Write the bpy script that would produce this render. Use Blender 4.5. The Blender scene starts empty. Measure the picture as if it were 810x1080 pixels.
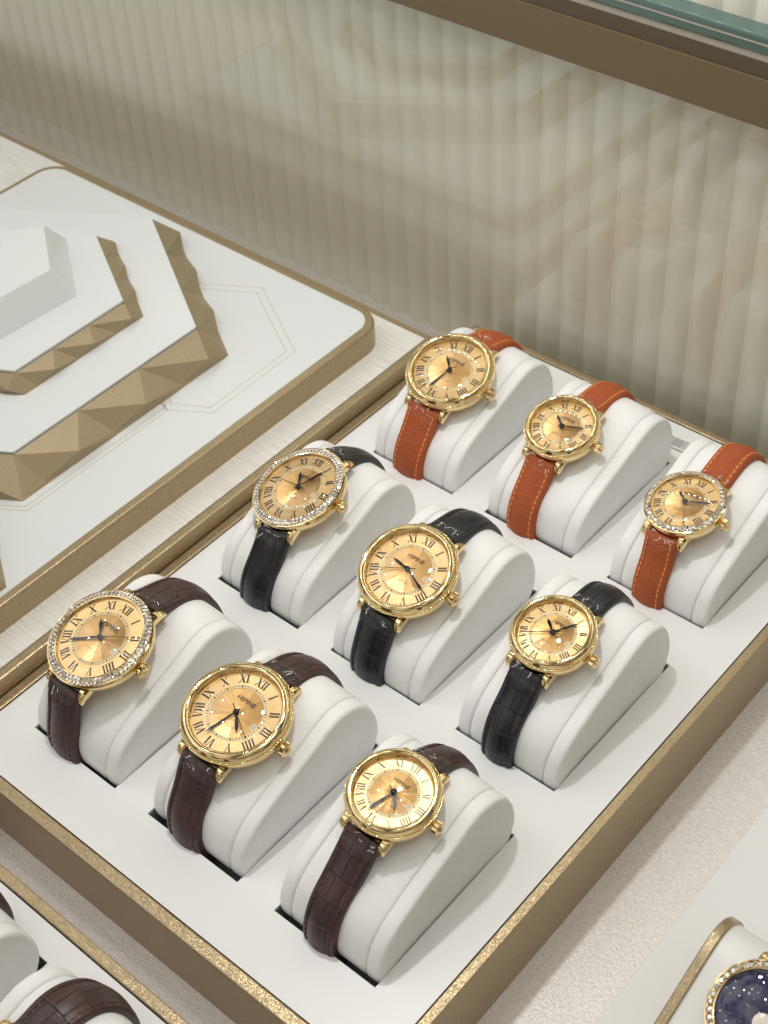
import bpy, bmesh, math, random
from mathutils import Vector, Matrix
random.seed(7)
S = 0.001                                   # everything below is written in millimetres
PI = math.pi
scn = bpy.context.scene
COL = scn.collection

# ------------------------------------------------------------------ materials
def mat(name):
    m = bpy.data.materials.new(name); m.use_nodes = True
    nt = m.node_tree; nt.nodes.clear()
    out = nt.nodes.new('ShaderNodeOutputMaterial')
    return m, nt, out
def N(nt, typ, **kw):
    n = nt.nodes.new(typ)
    for k, v in kw.items():
        if k.startswith('i_'):
            n.inputs[k[2:].replace('_', ' ')].default_value = v
        else: setattr(n, k, v)
    return n
def L(nt, a, b): nt.links.new(a, b)
def rgba(c): return (c[0], c[1], c[2], 1.0)
def principled(name, col, rough=.5, metal=0., bump=None, vary=None, spec=.5, coat=0.):
    """bump = (scale per metre, strength, distance m, stretch xyz); vary = (scale, colour2, lo, hi)"""
    m, nt, out = mat(name)
    b = N(nt, 'ShaderNodeBsdfPrincipled')
    b.inputs['Base Color'].default_value = rgba(col)
    b.inputs['Roughness'].default_value = rough
    b.inputs['Metallic'].default_value = metal
    b.inputs['Specular IOR Level'].default_value = spec
    b.inputs['Coat Weight'].default_value = coat
    b.inputs['Coat Roughness'].default_value = .15
    L(nt, b.outputs[0], out.inputs[0])
    tc = N(nt, 'ShaderNodeTexCoord')
    if vary:
        nz = N(nt, 'ShaderNodeTexNoise'); nz.inputs['Scale'].default_value = vary[0]; nz.inputs['Detail'].default_value = 4
        L(nt, tc.outputs['Object'], nz.inputs['Vector'])
        r = N(nt, 'ShaderNodeValToRGB')
        r.color_ramp.elements[0].position = vary[2]; r.color_ramp.elements[1].position = vary[3]
        r.color_ramp.elements[0].color = rgba(col); r.color_ramp.elements[1].color = rgba(vary[1])
        L(nt, nz.outputs['Fac'], r.inputs[0]); L(nt, r.outputs[0], b.inputs['Base Color'])
    if bump:
        mp = N(nt, 'ShaderNodeMapping'); mp.inputs['Scale'].default_value = bump[3] if len(bump) > 3 else (1, 1, 1)
        nz = N(nt, 'ShaderNodeTexNoise'); nz.inputs['Scale'].default_value = bump[0]; nz.inputs['Detail'].default_value = 3
        bp = N(nt, 'ShaderNodeBump'); bp.inputs['Strength'].default_value = bump[1]; bp.inputs['Distance'].default_value = bump[2]
        L(nt, tc.outputs['Object'], mp.inputs[0]); L(nt, mp.outputs[0], nz.inputs['Vector'])
        L(nt, nz.outputs['Fac'], bp.inputs['Height']); L(nt, bp.outputs[0], b.inputs['Normal'])
    return m
def glassy(name, tint=(1, 1, 1), rough=0.0, gain=1.0, bump=None, ior=1.5):
    """thin clear pane: see-through plus a Fresnel reflection"""
    m, nt, out = mat(name)
    t = N(nt, 'ShaderNodeBsdfTransparent'); t.inputs[0].default_value = rgba(tint)
    g = N(nt, 'ShaderNodeBsdfGlossy'); g.inputs['Roughness'].default_value = rough
    ge = N(nt, 'ShaderNodeNewGeometry')                    # Schlick's Fresnel from the angle of incidence, same from both sides
    dp = N(nt, 'ShaderNodeVectorMath', operation='DOT_PRODUCT'); L(nt, ge.outputs['Normal'], dp.inputs[0]); L(nt, ge.outputs['Incoming'], dp.inputs[1])
    ab = N(nt, 'ShaderNodeMath', operation='ABSOLUTE'); L(nt, dp.outputs['Value'], ab.inputs[0])
    om = N(nt, 'ShaderNodeMath', operation='SUBTRACT'); om.inputs[0].default_value = 1.0; om.use_clamp = True; L(nt, ab.outputs[0], om.inputs[1])
    pw = N(nt, 'ShaderNodeMath', operation='POWER'); pw.inputs[1].default_value = 5.0; L(nt, om.outputs[0], pw.inputs[0])
    f = N(nt, 'ShaderNodeMath', operation='MULTIPLY_ADD'); f.inputs[1].default_value = .95; f.inputs[2].default_value = .045; L(nt, pw.outputs[0], f.inputs[0])
    k = N(nt, 'ShaderNodeMath', operation='MULTIPLY'); k.inputs[1].default_value = gain; k.use_clamp = True
    mx = N(nt, 'ShaderNodeMixShader')
    L(nt, f.outputs[0], k.inputs[0]); L(nt, k.outputs[0], mx.inputs[0])
    L(nt, t.outputs[0], mx.inputs[1]); L(nt, g.outputs[0], mx.inputs[2]); L(nt, mx.outputs[0], out.inputs[0])
    if bump:
        tc = N(nt, 'ShaderNodeTexCoord'); nz = N(nt, 'ShaderNodeTexNoise'); nz.inputs['Scale'].default_value = bump[0]
        bp = N(nt, 'ShaderNodeBump'); bp.inputs['Strength'].default_value = bump[1]; bp.inputs['Distance'].default_value = bump[2]
        L(nt, tc.outputs['Object'], nz.inputs['Vector']); L(nt, nz.outputs['Fac'], bp.inputs['Height'])
        L(nt, bp.outputs[0], g.inputs['Normal'])
    return m

M = {}
M['gold'] = principled('polished_gold', (.90, .70, .37), .075, 1.0)
M['gold_soft'] = principled('satin_gold', (.88, .64, .30), .2, 1.0)
def flake(name, c1, c2, amt, metal=.65, rough=.34):
    m, nt, out = mat(name)
    b = N(nt, 'ShaderNodeBsdfPrincipled'); b.inputs['Metallic'].default_value = metal; b.inputs['Roughness'].default_value = rough
    tc = N(nt, 'ShaderNodeTexCoord'); vo = N(nt, 'ShaderNodeTexVoronoi'); vo.inputs['Scale'].default_value = 3600
    L(nt, tc.outputs['Object'], vo.inputs['Vector'])
    sb = N(nt, 'ShaderNodeVectorMath', operation='SUBTRACT'); sb.inputs[1].default_value = (.5, .5, .5); L(nt, vo.outputs['Color'], sb.inputs[0])
    sc = N(nt, 'ShaderNodeVectorMath', operation='SCALE'); sc.inputs['Scale'].default_value = amt; L(nt, sb.outputs[0], sc.inputs[0])
    ge = N(nt, 'ShaderNodeNewGeometry'); ad = N(nt, 'ShaderNodeVectorMath', operation='ADD'); L(nt, ge.outputs['Normal'], ad.inputs[0]); L(nt, sc.outputs[0], ad.inputs[1])
    no = N(nt, 'ShaderNodeVectorMath', operation='NORMALIZE'); L(nt, ad.outputs[0], no.inputs[0]); L(nt, no.outputs[0], b.inputs['Normal'])
    sx = N(nt, 'ShaderNodeSeparateXYZ'); L(nt, vo.outputs['Color'], sx.inputs[0])
    mx = N(nt, 'ShaderNodeMixRGB'); mx.inputs[1].default_value = rgba(c1); mx.inputs[2].default_value = rgba(c2)
    L(nt, sx.outputs[0], mx.inputs[0]); L(nt, mx.outputs[0], b.inputs['Base Color']); L(nt, b.outputs[0], out.inputs[0]); return m
M['bronze'] = flake('champagne_gold_paint', (.33, .26, .165), (.52, .395, .225), .27)
M['bronze_facet'] = flake('champagne_gold_facets', (.33, .26, .16), (.41, .32, .195), .14, .35, .46)
M['white'] = principled('white_lacquer', (.80, .80, .795), .34, bump=(60, .03, .002))
M['white_cool'] = principled('cool_white_lacquer', (.68, .705, .71), .30, bump=(60, .03, .002))
M['leatherette'] = principled('white_leatherette', (.845, .848, .845), .46, bump=(130, .22, .0016), vary=(90, (.81, .812, .808), .4, .7), spec=.35)
M['dark'] = principled('dark_felt', (.36, .365, .37), .9)
M['wall'] = principled('cream_fluted_panel', (.88, .855, .75), .28, bump=(300, .1, .0006))
M['trim'] = principled('bronze_trim', (.165, .122, .062), .42, .2)
M['trim_shaded'] = principled('shaded_bronze_trim', (.105, .08, .048), .45, .2)
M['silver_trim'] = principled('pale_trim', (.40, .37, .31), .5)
M['glass_edge'] = principled('green_glass_edge', (.085, .145, .125), .12, 0, spec=.6)
M['pane'] = glassy('showcase_glass', (.975, .98, .965), 0, 1.35)
M['crystal'] = glassy('watch_crystal', (1, .99, .97), 0, 1.3)
M['film'] = glassy('protective_film', (.985, .985, .985), .03, .8, bump=(1500, 1., .002))
M['film_glint'] = principled('white_film_glint', (.85, .86, .88), .12, 0, coat=.5)
M['black'] = principled('black_print', (.012, .011, .012), .3)
M['hand'] = principled('blued_steel', (.018, .02, .035), .18, .7)
M['text'] = principled('brown_print', (.06, .035, .015), .5)
M['inlay'] = principled('gold_hairline', (.62, .56, .44), .4, .2)
M['date'] = principled('date_disc', (.58, .52, .42), .5)
M['paper'] = principled('label_paper', (.82, .82, .80), .6)
M['navy'] = principled('navy_aventurine', (.022, .022, .075), .22, .2, vary=(900, (.07, .065, .17), .45, .75))
M['opal'] = principled('pale_opal', (.85, .78, .70), .2)

def gem_mat():
    m, nt, out = mat('clear_gemstone')
    g = N(nt, 'ShaderNodeBsdfPrincipled')
    g.inputs['Base Color'].default_value = (.86, .83, .80, 1); g.inputs['Metallic'].default_value = .75; g.inputs['Roughness'].default_value = .06
    L(nt, g.outputs[0], out.inputs[0]); return m
M['gem'] = gem_mat()

def counter_mat():
    m, nt, out = mat('brushed_pearl_laminate')
    b = N(nt, 'ShaderNodeBsdfPrincipled'); b.inputs['Roughness'].default_value = .38; b.inputs['Metallic'].default_value = .15
    tc = N(nt, 'ShaderNodeTexCoord')
    mp = N(nt, 'ShaderNodeMapping'); mp.inputs['Scale'].default_value = (1, .5, 1)
    nz = N(nt, 'ShaderNodeTexNoise'); nz.inputs['Scale'].default_value = 1500; nz.inputs['Detail'].default_value = 3
    mp2 = N(nt, 'ShaderNodeMapping'); mp2.inputs['Scale'].default_value = (.5, 1, 1)
    nz2 = N(nt, 'ShaderNodeTexNoise'); nz2.inputs['Scale'].default_value = 1300; nz2.inputs['Detail'].default_value = 3
    ad = N(nt, 'ShaderNodeMath', operation='ADD')
    for a, c in ((mp, nz), (mp2, nz2)):
        L(nt, tc.outputs['Object'], a.inputs[0]); L(nt, a.outputs[0], c.inputs['Vector'])
    L(nt, nz.outputs['Fac'], ad.inputs[0]); L(nt, nz2.outputs['Fac'], ad.inputs[1])
    r = N(nt, 'ShaderNodeValToRGB'); r.color_ramp.elements[0].position = .38; r.color_ramp.elements[1].position = .66
    r.color_ramp.elements[0].color = (.72, .68, .65, 1); r.color_ramp.elements[1].color = (.90, .87, .845, 1)
    hl = N(nt, 'ShaderNodeMath', operation='MULTIPLY'); hl.inputs[1].default_value = .5
    L(nt, ad.outputs[0], hl.inputs[0]); L(nt, hl.outputs[0], r.inputs[0]); L(nt, r.outputs[0], b.inputs['Base Color'])
    bp = N(nt, 'ShaderNodeBump'); bp.inputs['Strength'].default_value = .4; bp.inputs['Distance'].default_value = .0003
    L(nt, ad.outputs[0], bp.inputs['Height']); L(nt, bp.outputs[0], b.inputs['Normal'])
    L(nt, b.outputs[0], out.inputs[0]); return m
M['counter'] = counter_mat()

def brushed_mat():
    m, nt, out = mat('brushed_white_board')
    b = N(nt, 'ShaderNodeBsdfPrincipled'); b.inputs['Roughness'].default_value = .4
    tc = N(nt, 'ShaderNodeTexCoord'); mp = N(nt, 'ShaderNodeMapping'); mp.inputs['Scale'].default_value = (.06, 1, 1)
    nz = N(nt, 'ShaderNodeTexNoise'); nz.inputs['Scale'].default_value = 900; nz.inputs['Detail'].default_value = 4
    r = N(nt, 'ShaderNodeValToRGB'); r.color_ramp.elements[0].position = .3; r.color_ramp.elements[1].position = .7
    r.color_ramp.elements[0].color = (.64, .62, .57, 1); r.color_ramp.elements[1].color = (.80, .79, .755, 1)
    L(nt, tc.outputs['Object'], mp.inputs[0]); L(nt, mp.outputs[0], nz.inputs['Vector']); L(nt, nz.outputs['Fac'], r.inputs[0])
    L(nt, r.outputs[0], b.inputs['Base Color']); L(nt, b.outputs[0], out.inputs[0]); return m
M['brushed'] = brushed_mat()

def leather(name, c1, c2, croc, rough, spec=.5):
    m, nt, out = mat(name)
    b = N(nt, 'ShaderNodeBsdfPrincipled'); b.inputs['Roughness'].default_value = rough; b.inputs['Specular IOR Level'].default_value = spec
    uv = N(nt, 'ShaderNodeUVMap')
    bp = N(nt, 'ShaderNodeBump'); bp.inputs['Distance'].default_value = .0007
    tc = N(nt, 'ShaderNodeTexCoord')
    if croc:
        nd = N(nt, 'ShaderNodeTexNoise'); nd.inputs['Scale'].default_value = 260; nd.inputs['Detail'].default_value = 2
        L(nt, tc.outputs['Object'], nd.inputs['Vector'])
        wob = N(nt, 'ShaderNodeVectorMath', operation='SCALE'); wob.inputs['Scale'].default_value = 1.5
        ad = N(nt, 'ShaderNodeVectorMath', operation='ADD')
        L(nt, nd.outputs['Color'], wob.inputs[0]); L(nt, uv.outputs[0], ad.inputs[0]); L(nt, wob.outputs[0], ad.inputs[1])
        br = N(nt, 'ShaderNodeTexBrick'); br.offset = .35; br.inputs['Scale'].default_value = 1.0
        br.inputs['Brick Width'].default_value = 4.6; br.inputs['Row Height'].default_value = 8.2
        br.inputs['Mortar Size'].default_value = .16; br.inputs['Mortar Smooth'].default_value = 1.0
        br.inputs['Color1'].default_value = rgba(c1); br.inputs['Color2'].default_value = rgba(c2)
        br.inputs['Mortar'].default_value = rgba([v * .45 for v in c1])
        L(nt, ad.outputs[0], br.inputs['Vector']); L(nt, br.outputs['Color'], b.inputs['Base Color'])
        inv = N(nt, 'ShaderNodeMath', operation='SUBTRACT'); inv.inputs[0].default_value = 1.0
        L(nt, br.outputs['Fac'], inv.inputs[1])
        nf = N(nt, 'ShaderNodeTexNoise'); nf.inputs['Scale'].default_value = 1500
        L(nt, tc.outputs['Object'], nf.inputs['Vector'])
        mu = N(nt, 'ShaderNodeMath', operation='MULTIPLY_ADD'); mu.inputs[1].default_value = .25
        L(nt, nf.outputs['Fac'], mu.inputs[0]); L(nt, inv.outputs[0], mu.inputs[2]); L(nt, mu.outputs[0], bp.inputs['Height'])
        bp.inputs['Strength'].default_value = .75
    else:
        vo = N(nt, 'ShaderNodeTexVoronoi'); vo.inputs['Scale'].default_value = 1500
        L(nt, tc.outputs['Object'], vo.inputs['Vector'])
        nz = N(nt, 'ShaderNodeTexNoise'); nz.inputs['Scale'].default_value = 400
        L(nt, tc.outputs['Object'], nz.inputs['Vector'])
        mx = N(nt, 'ShaderNodeMixRGB'); mx.inputs[1].default_value = rgba(c1); mx.inputs[2].default_value = rgba(c2)
        L(nt, nz.outputs['Fac'], mx.inputs[0]); L(nt, mx.outputs[0], b.inputs['Base Color'])
        L(nt, vo.outputs['Distance'], bp.inputs['Height']); bp.inputs['Strength'].default_value = .6
    L(nt, bp.outputs[0], b.inputs['Normal']); L(nt, b.outputs[0], out.inputs[0]); return m
M['brown'] = leather('dark_brown_croc_leather', (.045, .022, .020), (.070, .034, .030), True, .36)
M['blackl'] = leather('black_croc_leather', (.010, .011, .014), (.018, .019, .023), True, .28)
M['orange'] = leather('orange_grained_leather', (.37, .072, .018), (.46, .105, .028), False, .5, .35)
M['st_brown'] = principled('brown_thread', (.085, .036, .032), .7)
M['st_black'] = principled('black_thread', (.03, .03, .035), .6)
M['st_orange'] = principled('orange_thread', (.85, .36, .09), .6)

def dial_mat():
    m, nt, out = mat('gold_guilloche_dial')
    b = N(nt, 'ShaderNodeBsdfPrincipled'); b.inputs['Metallic'].default_value = .9; b.inputs['Roughness'].default_value = .33
    tc = N(nt, 'ShaderNodeTexCoord')
    uv = N(nt, 'ShaderNodeUVMap')                       # u = radius fraction, v = angle fraction
    sep = N(nt, 'ShaderNodeSeparateXYZ'); L(nt, uv.outputs[0], sep.inputs[0])
    r = N(nt, 'ShaderNodeValToRGB'); cr = r.color_ramp; cr.interpolation = 'CONSTANT'
    cr.elements[0].position = 0; cr.elements[0].color = (.80, .515, .225, 1)
    cr.elements[1].position = .60; cr.elements[1].color = (.85, .64, .34, 1)
    e = cr.elements.new(.685); e.color = (.79, .565, .285, 1)
    L(nt, sep.outputs[0], r.inputs[0])
    # guilloche: twelve broad rays inside the chapter ring and fine radial lines over the whole dial
    a1 = N(nt, 'ShaderNodeMath', operation='MULTIPLY'); a1.inputs[1].default_value = 14.0
    L(nt, sep.outputs[1], a1.inputs[0])
    fr = N(nt, 'ShaderNodeMath', operation='FRACT'); L(nt, a1.outputs[0], fr.inputs[0])
    pp = N(nt, 'ShaderNodeMath', operation='PINGPONG'); pp.inputs[1].default_value = .5; L(nt, fr.outputs[0], pp.inputs[0])
    ins = N(nt, 'ShaderNodeMath', operation='LESS_THAN'); ins.inputs[1].default_value = .60; L(nt, sep.outputs[0], ins.inputs[0])
    hh = N(nt, 'ShaderNodeMath', operation='MULTIPLY'); L(nt, fr.outputs[0], hh.inputs[0]); L(nt, ins.outputs[0], hh.inputs[1])
    hr = N(nt, 'ShaderNodeMath', operation='MULTIPLY'); L(nt, hh.outputs[0], hr.inputs[0]); L(nt, sep.outputs[0], hr.inputs[1])
    a2 = N(nt, 'ShaderNodeMath', operation='MULTIPLY'); a2.inputs[1].default_value = 2 * PI * 120; L(nt, sep.outputs[1], a2.inputs[0])
    s2 = N(nt, 'ShaderNodeMath', operation='SINE'); L(nt, a2.outputs[0], s2.inputs[0])
    m2 = N(nt, 'ShaderNodeMath', operation='MULTIPLY_ADD'); m2.inputs[1].default_value = .006; L(nt, s2.outputs[0], m2.inputs[0]); L(nt, hr.outputs[0], m2.inputs[2])
    bp = N(nt, 'ShaderNodeBump'); bp.inputs['Strength'].default_value = .9; bp.inputs['Distance'].default_value = .0022
    L(nt, m2.outputs[0], bp.inputs['Height']); L(nt, bp.outputs[0], b.inputs['Normal'])
    L(nt, r.outputs[0], b.inputs['Base Color']); L(nt, b.outputs[0], out.inputs[0]); return m
M['dial'] = dial_mat()
M['ring'] = principled('pale_gold_ring', (.80, .65, .39), .5, .35)

# ------------------------------------------------------------------ object helpers
class MB:
    """collects polygons (mm) and builds one mesh object"""
    def __init__(s): s.v = []; s.f = []; s.uv = {}; s.mi = []
    def add(s, verts, faces, mi=0):
        o = len(s.v); s.v += [tuple(p) for p in verts]
        s.f += [tuple(i + o for i in f) for f in faces]; s.mi += [mi] * len(faces)
        return o
    def box(s, x0, x1, y0, y1, z0, z1, mi=0):
        s.add([(x0,y0,z0),(x1,y0,z0),(x1,y1,z0),(x0,y1,z0),(x0,y0,z1),(x1,y0,z1),(x1,y1,z1),(x0,y1,z1)],
              [(3,2,1,0),(4,5,6,7),(0,1,5,4),(1,2,6,5),(2,3,7,6),(3,0,4,7)], mi)
    def prism(s, pts, z0, z1, mi=0):
        n = len(pts)
        s.add([(x,y,z0) for x,y in pts] + [(x,y,z1) for x,y in pts],
              [tuple(range(n-1,-1,-1)), tuple(range(n,2*n))] + [(i,(i+1)%n,n+(i+1)%n,n+i) for i in range(n)], mi)
    def lathe(s, prof, n=96, mi=0, uvf=None):
        """prof: (r,z); spun about z; r=0 ends close"""
        rings = []
        for r, z in prof:
            if r < 1e-6: rings.append([s.add([(0,0,z)], [])])
            else: rings.append([s.add([(r*math.sin(2*PI*k/n), r*math.cos(2*PI*k/n), z)], []) for k in range(n)])
        for a, b in zip(rings, rings[1:]):
            for k in range(n):
                k2 = (k+1) % n
                if len(a) == 1: f = (a[0], b[k2], b[k])
                elif len(b) == 1: f = (a[k], a[k2], b[0])
                else: f = (a[k], a[k2], b[k2], b[k])
                s.f.append(f); s.mi.append(mi)
    def loft(s, rings, closed=True, cap=True, mi=0):
        n = len(rings[0]); o = len(s.v)
        for r in rings: s.v += [tuple(p) for p in r]
        for a in range(len(rings)-1):
            for k in range(n if closed else n-1):
                k2 = (k+1) % n
                s.f.append((o+a*n+k, o+a*n+k2, o+(a+1)*n+k2, o+(a+1)*n+k)); s.mi.append(mi)
        if cap:
            s.f.append(tuple(o+k for k in range(n-1,-1,-1))); s.mi.append(mi)
            s.f.append(tuple(o+(len(rings)-1)*n+k for k in range(n))); s.mi.append(mi)
        return o
    def build(s, name, mats, parent=None, smooth=None, bevel=None, xf=None, recalc=True):
        me = bpy.data.meshes.new(name)
        vs = s.v if xf is None else [tuple(xf @ Vector(p)) for p in s.v]
        me.from_pydata([(x*S, y*S, z*S) for x, y, z in vs], [], s.f)
        for m in (mats if isinstance(mats, (list, tuple)) else [mats]): me.materials.append(m)
        for p, i in zip(me.polygons, s.mi): p.material_index = i
        if recalc:
            bm = bmesh.new(); bm.from_mesh(me); bmesh.ops.recalc_face_normals(bm, faces=bm.faces); bm.to_mesh(me); bm.free()
        if smooth is not None:
            for p in me.polygons: p.use_smooth = True
            if smooth < 179: me.set_sharp_from_angle(angle=math.radians(smooth))
        o = bpy.data.objects.new(name, me); COL.objects.link(o)
        if parent is not None: o.parent = parent
        if bevel:
            md = o.modifiers.new('bevel', 'BEVEL'); md.width = bevel*S; md.segments = 2; md.limit_method = 'ANGLE'; md.angle_limit = math.radians(40)
            md.harden_normals = False
        return o
def tag(o, label, cat, group=None, kind=None):
    if label: o['label'] = label
    if cat: o['category'] = cat
    if group: o['group'] = group
    if kind: o['kind'] = kind
    return o
def thing(name, label, cat, loc=(0,0,0), group=None, mtx=None):
    o = bpy.data.objects.new(name, None); COL.objects.link(o); o.empty_display_size = .01
    if mtx is not None:
        o.matrix_world = mtx
    else: o.location = [c*S for c in loc]
    return tag(o, label, cat, group)
def off2(poly, d):
    """offset a closed 2-D loop inwards (counter-clockwise loop) by d along vertex normals"""
    n = len(poly); out = []
    for i in range(n):
        a, b, c = Vector(poly[i-1]), Vector(poly[i]), Vector(poly[(i+1) % n])
        t = (c-a); t.normalize(); out.append((b.x - t.y*d, b.y + t.x*d))
    return out
def catmull(pts, k, closed=False):
    P = [Vector(p) for p in pts]; n = len(P); out = []
    rng = range(n if closed else n-1)
    for i in rng:
        p0 = P[(i-1) % n] if closed or i > 0 else P[0]*2-P[1]
        p1, p2 = P[i], P[(i+1) % n]
        p3 = P[(i+2) % n] if closed or i+2 < n else P[-1]*2-P[-2]
        for j in range(k):
            t = j/k
            out.append(.5*((2*p1)+(p2-p0)*t+(2*p0-5*p1+4*p2-p3)*t*t+(3*p1-p0-3*p2+p3)*t**3))
    if not closed: out.append(P[-1])
    return out
def rounded_rect(x0, x1, y0, y1, r, n=8):
    pts = []
    for cx, cy, a in ((x1-r,y0+r,-90),(x1-r,y1-r,0),(x0+r,y1-r,90),(x0+r,y0+r,180)):
        for k in range(n+1):
            t = math.radians(a+90*k/n); pts.append((cx+r*math.cos(t), cy+r*math.sin(t)))
    return pts

# ------------------------------------------------------------------ the setting: counter, wall, glass
b = MB(); b.box(-900, 900, -600, 330, -72, -32)
tag(b.build('counter', M['counter']), 'pearly brushed showcase floor under the trays', 'counter', kind='structure')

def fluted(name, z0, z1, label):
    b = MB(); pitch = 13.2; x = -620; ring0 = []; prof = []
    while x < 620:
        for k in range(10):
            t = k/10; prof.append((x+pitch*t, 304 - 3.6*math.sin(PI*t)**.75))
        x += pitch
    prof.append((x, 304))
    n = len(prof)
    pts = [(px, py) for px, py in prof] + [(x, 316), (-620, 316)]
    b.prism(pts, z0, z1)
    o = b.build(name, M['wall'], smooth=50)
    return tag(o, label, 'wall')
fluted('fluted_wall', -32, 420, 'cream fluted panel wall at the back, seen through the glass')

gp = thing('glass_pane', 'upright clear glass pane with a bronze band along its top, before the fluted wall', 'glass pane', (0, 288, -32))
b = MB(); b.box(-620, 620, 0, 5, 0, 201); b.build('pane', M['pane'], gp)
b = MB(); b.box(-620, 620, -1.6, -.1, 176.6, 195.0); b.build('bronze_band', M['trim'], gp, bevel=.3)
b = MB(); b.box(-620, 620, -.9, -.1, 195.1, 200.9); b.build('shaded_band', M['trim_shaded'], gp)  # upper part of the band, shade under the lip put into its colour
b = MB(); b.box(-620, 620, -.4, 5.4, 201, 203.6); b.build('pale_strip', M['silver_trim'], gp)
b = MB(); b.box(-620, 620, -1.2, 8, 203.7, 210.6); b.build('glass_edge', M['glass_edge'], gp, bevel=1.0)
b = MB(); b.box(-620, 620, -1.35, -.9, 207.2, 207.9); b.build('painted_edge_highlight', M['silver_trim'], gp)  # thin pale strip painting the highlight along the glass edge

# ------------------------------------------------------------------ trays with cushion slots
W_, D_ = 43.3, 71.4
def tray(u0, u1, v0, v1, slots, rim, label, depth=32):
    """u0..v1: outer rim; slots: list of (u,v) front-left corners; rim: widths (left,right,front,back)"""
    t = thing('watch_tray', label, 'tray', (0, 0, -32), 'gold-rimmed watch trays')
    il, ir, f_, bk = u0+rim[0], u1-rim[1], v0+rim[2], v1-rim[3]
    il += .45; ir -= .45; f_ += .45; bk -= .45
    us = sorted(set([il, ir] + [round(s[0], 3) for s in slots] + [round(s[0]+W_, 3) for s in slots]))
    vs = sorted(set([f_, bk] + [round(s[1], 3) for s in slots] + [round(s[1]+D_, 3) for s in slots]))
    def hole(ua, ub, va, vb):
        uc, vc = (ua+ub)/2, (va+vb)/2
        return any(s[0] < uc < s[0]+W_ and s[1] < vc < s[1]+D_ for s in slots)
    bd = MB(); Z = 31.4
    idx = {}
    def vid(u, v):
        if (u, v) not in idx: idx[(u, v)] = bd.add([(u, v, Z)], [])
        return idx[(u, v)]
    for ua, ub in zip(us, us[1:]):
        for va, vb in zip(vs, vs[1:]):
            if not hole(ua, ub, va, vb):
                bd.f.append((vid(ua,va), vid(ub,va), vid(ub,vb), vid(ua,vb))); bd.mi.append(0)
    for s in slots:                                         # thin white lip round each slot
        u, v = round(s[0],3), round(s[1],3); q = [(u,v),(round(u+W_,3),v),(round(u+W_,3),round(v+D_,3)),(u,round(v+D_,3))]
        for a, c in zip(q, q[1:]+q[:1]):
            i = bd.add([(a[0],a[1],Z),(c[0],c[1],Z),(c[0],c[1],Z-1.2),(a[0],a[1],Z-1.2)], [(0,1,2,3)])
    bd.build('inlay_board', M['white'], t, recalc=False)
    sl = MB()
    for s in slots:
        u, v = s; sl.add([(u-.3,v-.3,Z-1.2),(u+W_+.3,v-.3,Z-1.2),(u+W_+.3,v+D_+.3,Z-1.2),(u-.3,v+D_+.3,Z-1.2),
                          (u-.3,v-.3,Z-12),(u+W_+.3,v-.3,Z-12),(u+W_+.3,v+D_+.3,Z-12),(u-.3,v+D_+.3,Z-12)],
                         [(0,1,5,4),(1,2,6,5),(2,3,7,6),(3,0,4,7),(4,5,6,7)])
    sl.build('slot_lining', M['dark'], t, recalc=False)
    fr = MB()
    outer = [(u0,v0),(u1,v0),(u1,v1),(u0,v1)]; inner = [(il-.45,f_-.45),(ir+.45,f_-.45),(ir+.45,bk+.45),(il-.45,bk+.45)]
    vsx = [(x,y,0) for x,y in outer]+[(x,y,32) for x,y in outer]+[(x,y,32) for x,y in inner]+[(x,y,20) for x,y in inner]
    fc = []
    for k in range(4):
        k2 = (k+1) % 4
        fc += [(k,k2,4+k2,4+k),(4+k,4+k2,8+k2,8+k),(8+k,8+k2,12+k2,12+k)]
    fr.add(vsx, fc); fr.build('rim', M['bronze'], t, bevel=.5)
    return t
GRID_U = [0, 60, 120]; GRID_V = [0, 93.76, 187.52]
slots = [(u, v) for v in GRID_V for u in GRID_U]
tray(-20.3, 184.8, -26.6, 284, slots, (4.1, 3.8, 4.6, 3.2), 'large white tray with gold rim holding nine watches in three rows')
FS = [(-26.6, -130.4), (33.4, -130.4), (93.4, -130.4)]
tray(-60, 172, -300, -45, FS, (4.1, 3.8, 4.1, 4.1), 'white tray with gold rim at the lower left corner, mostly out of view')

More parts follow.
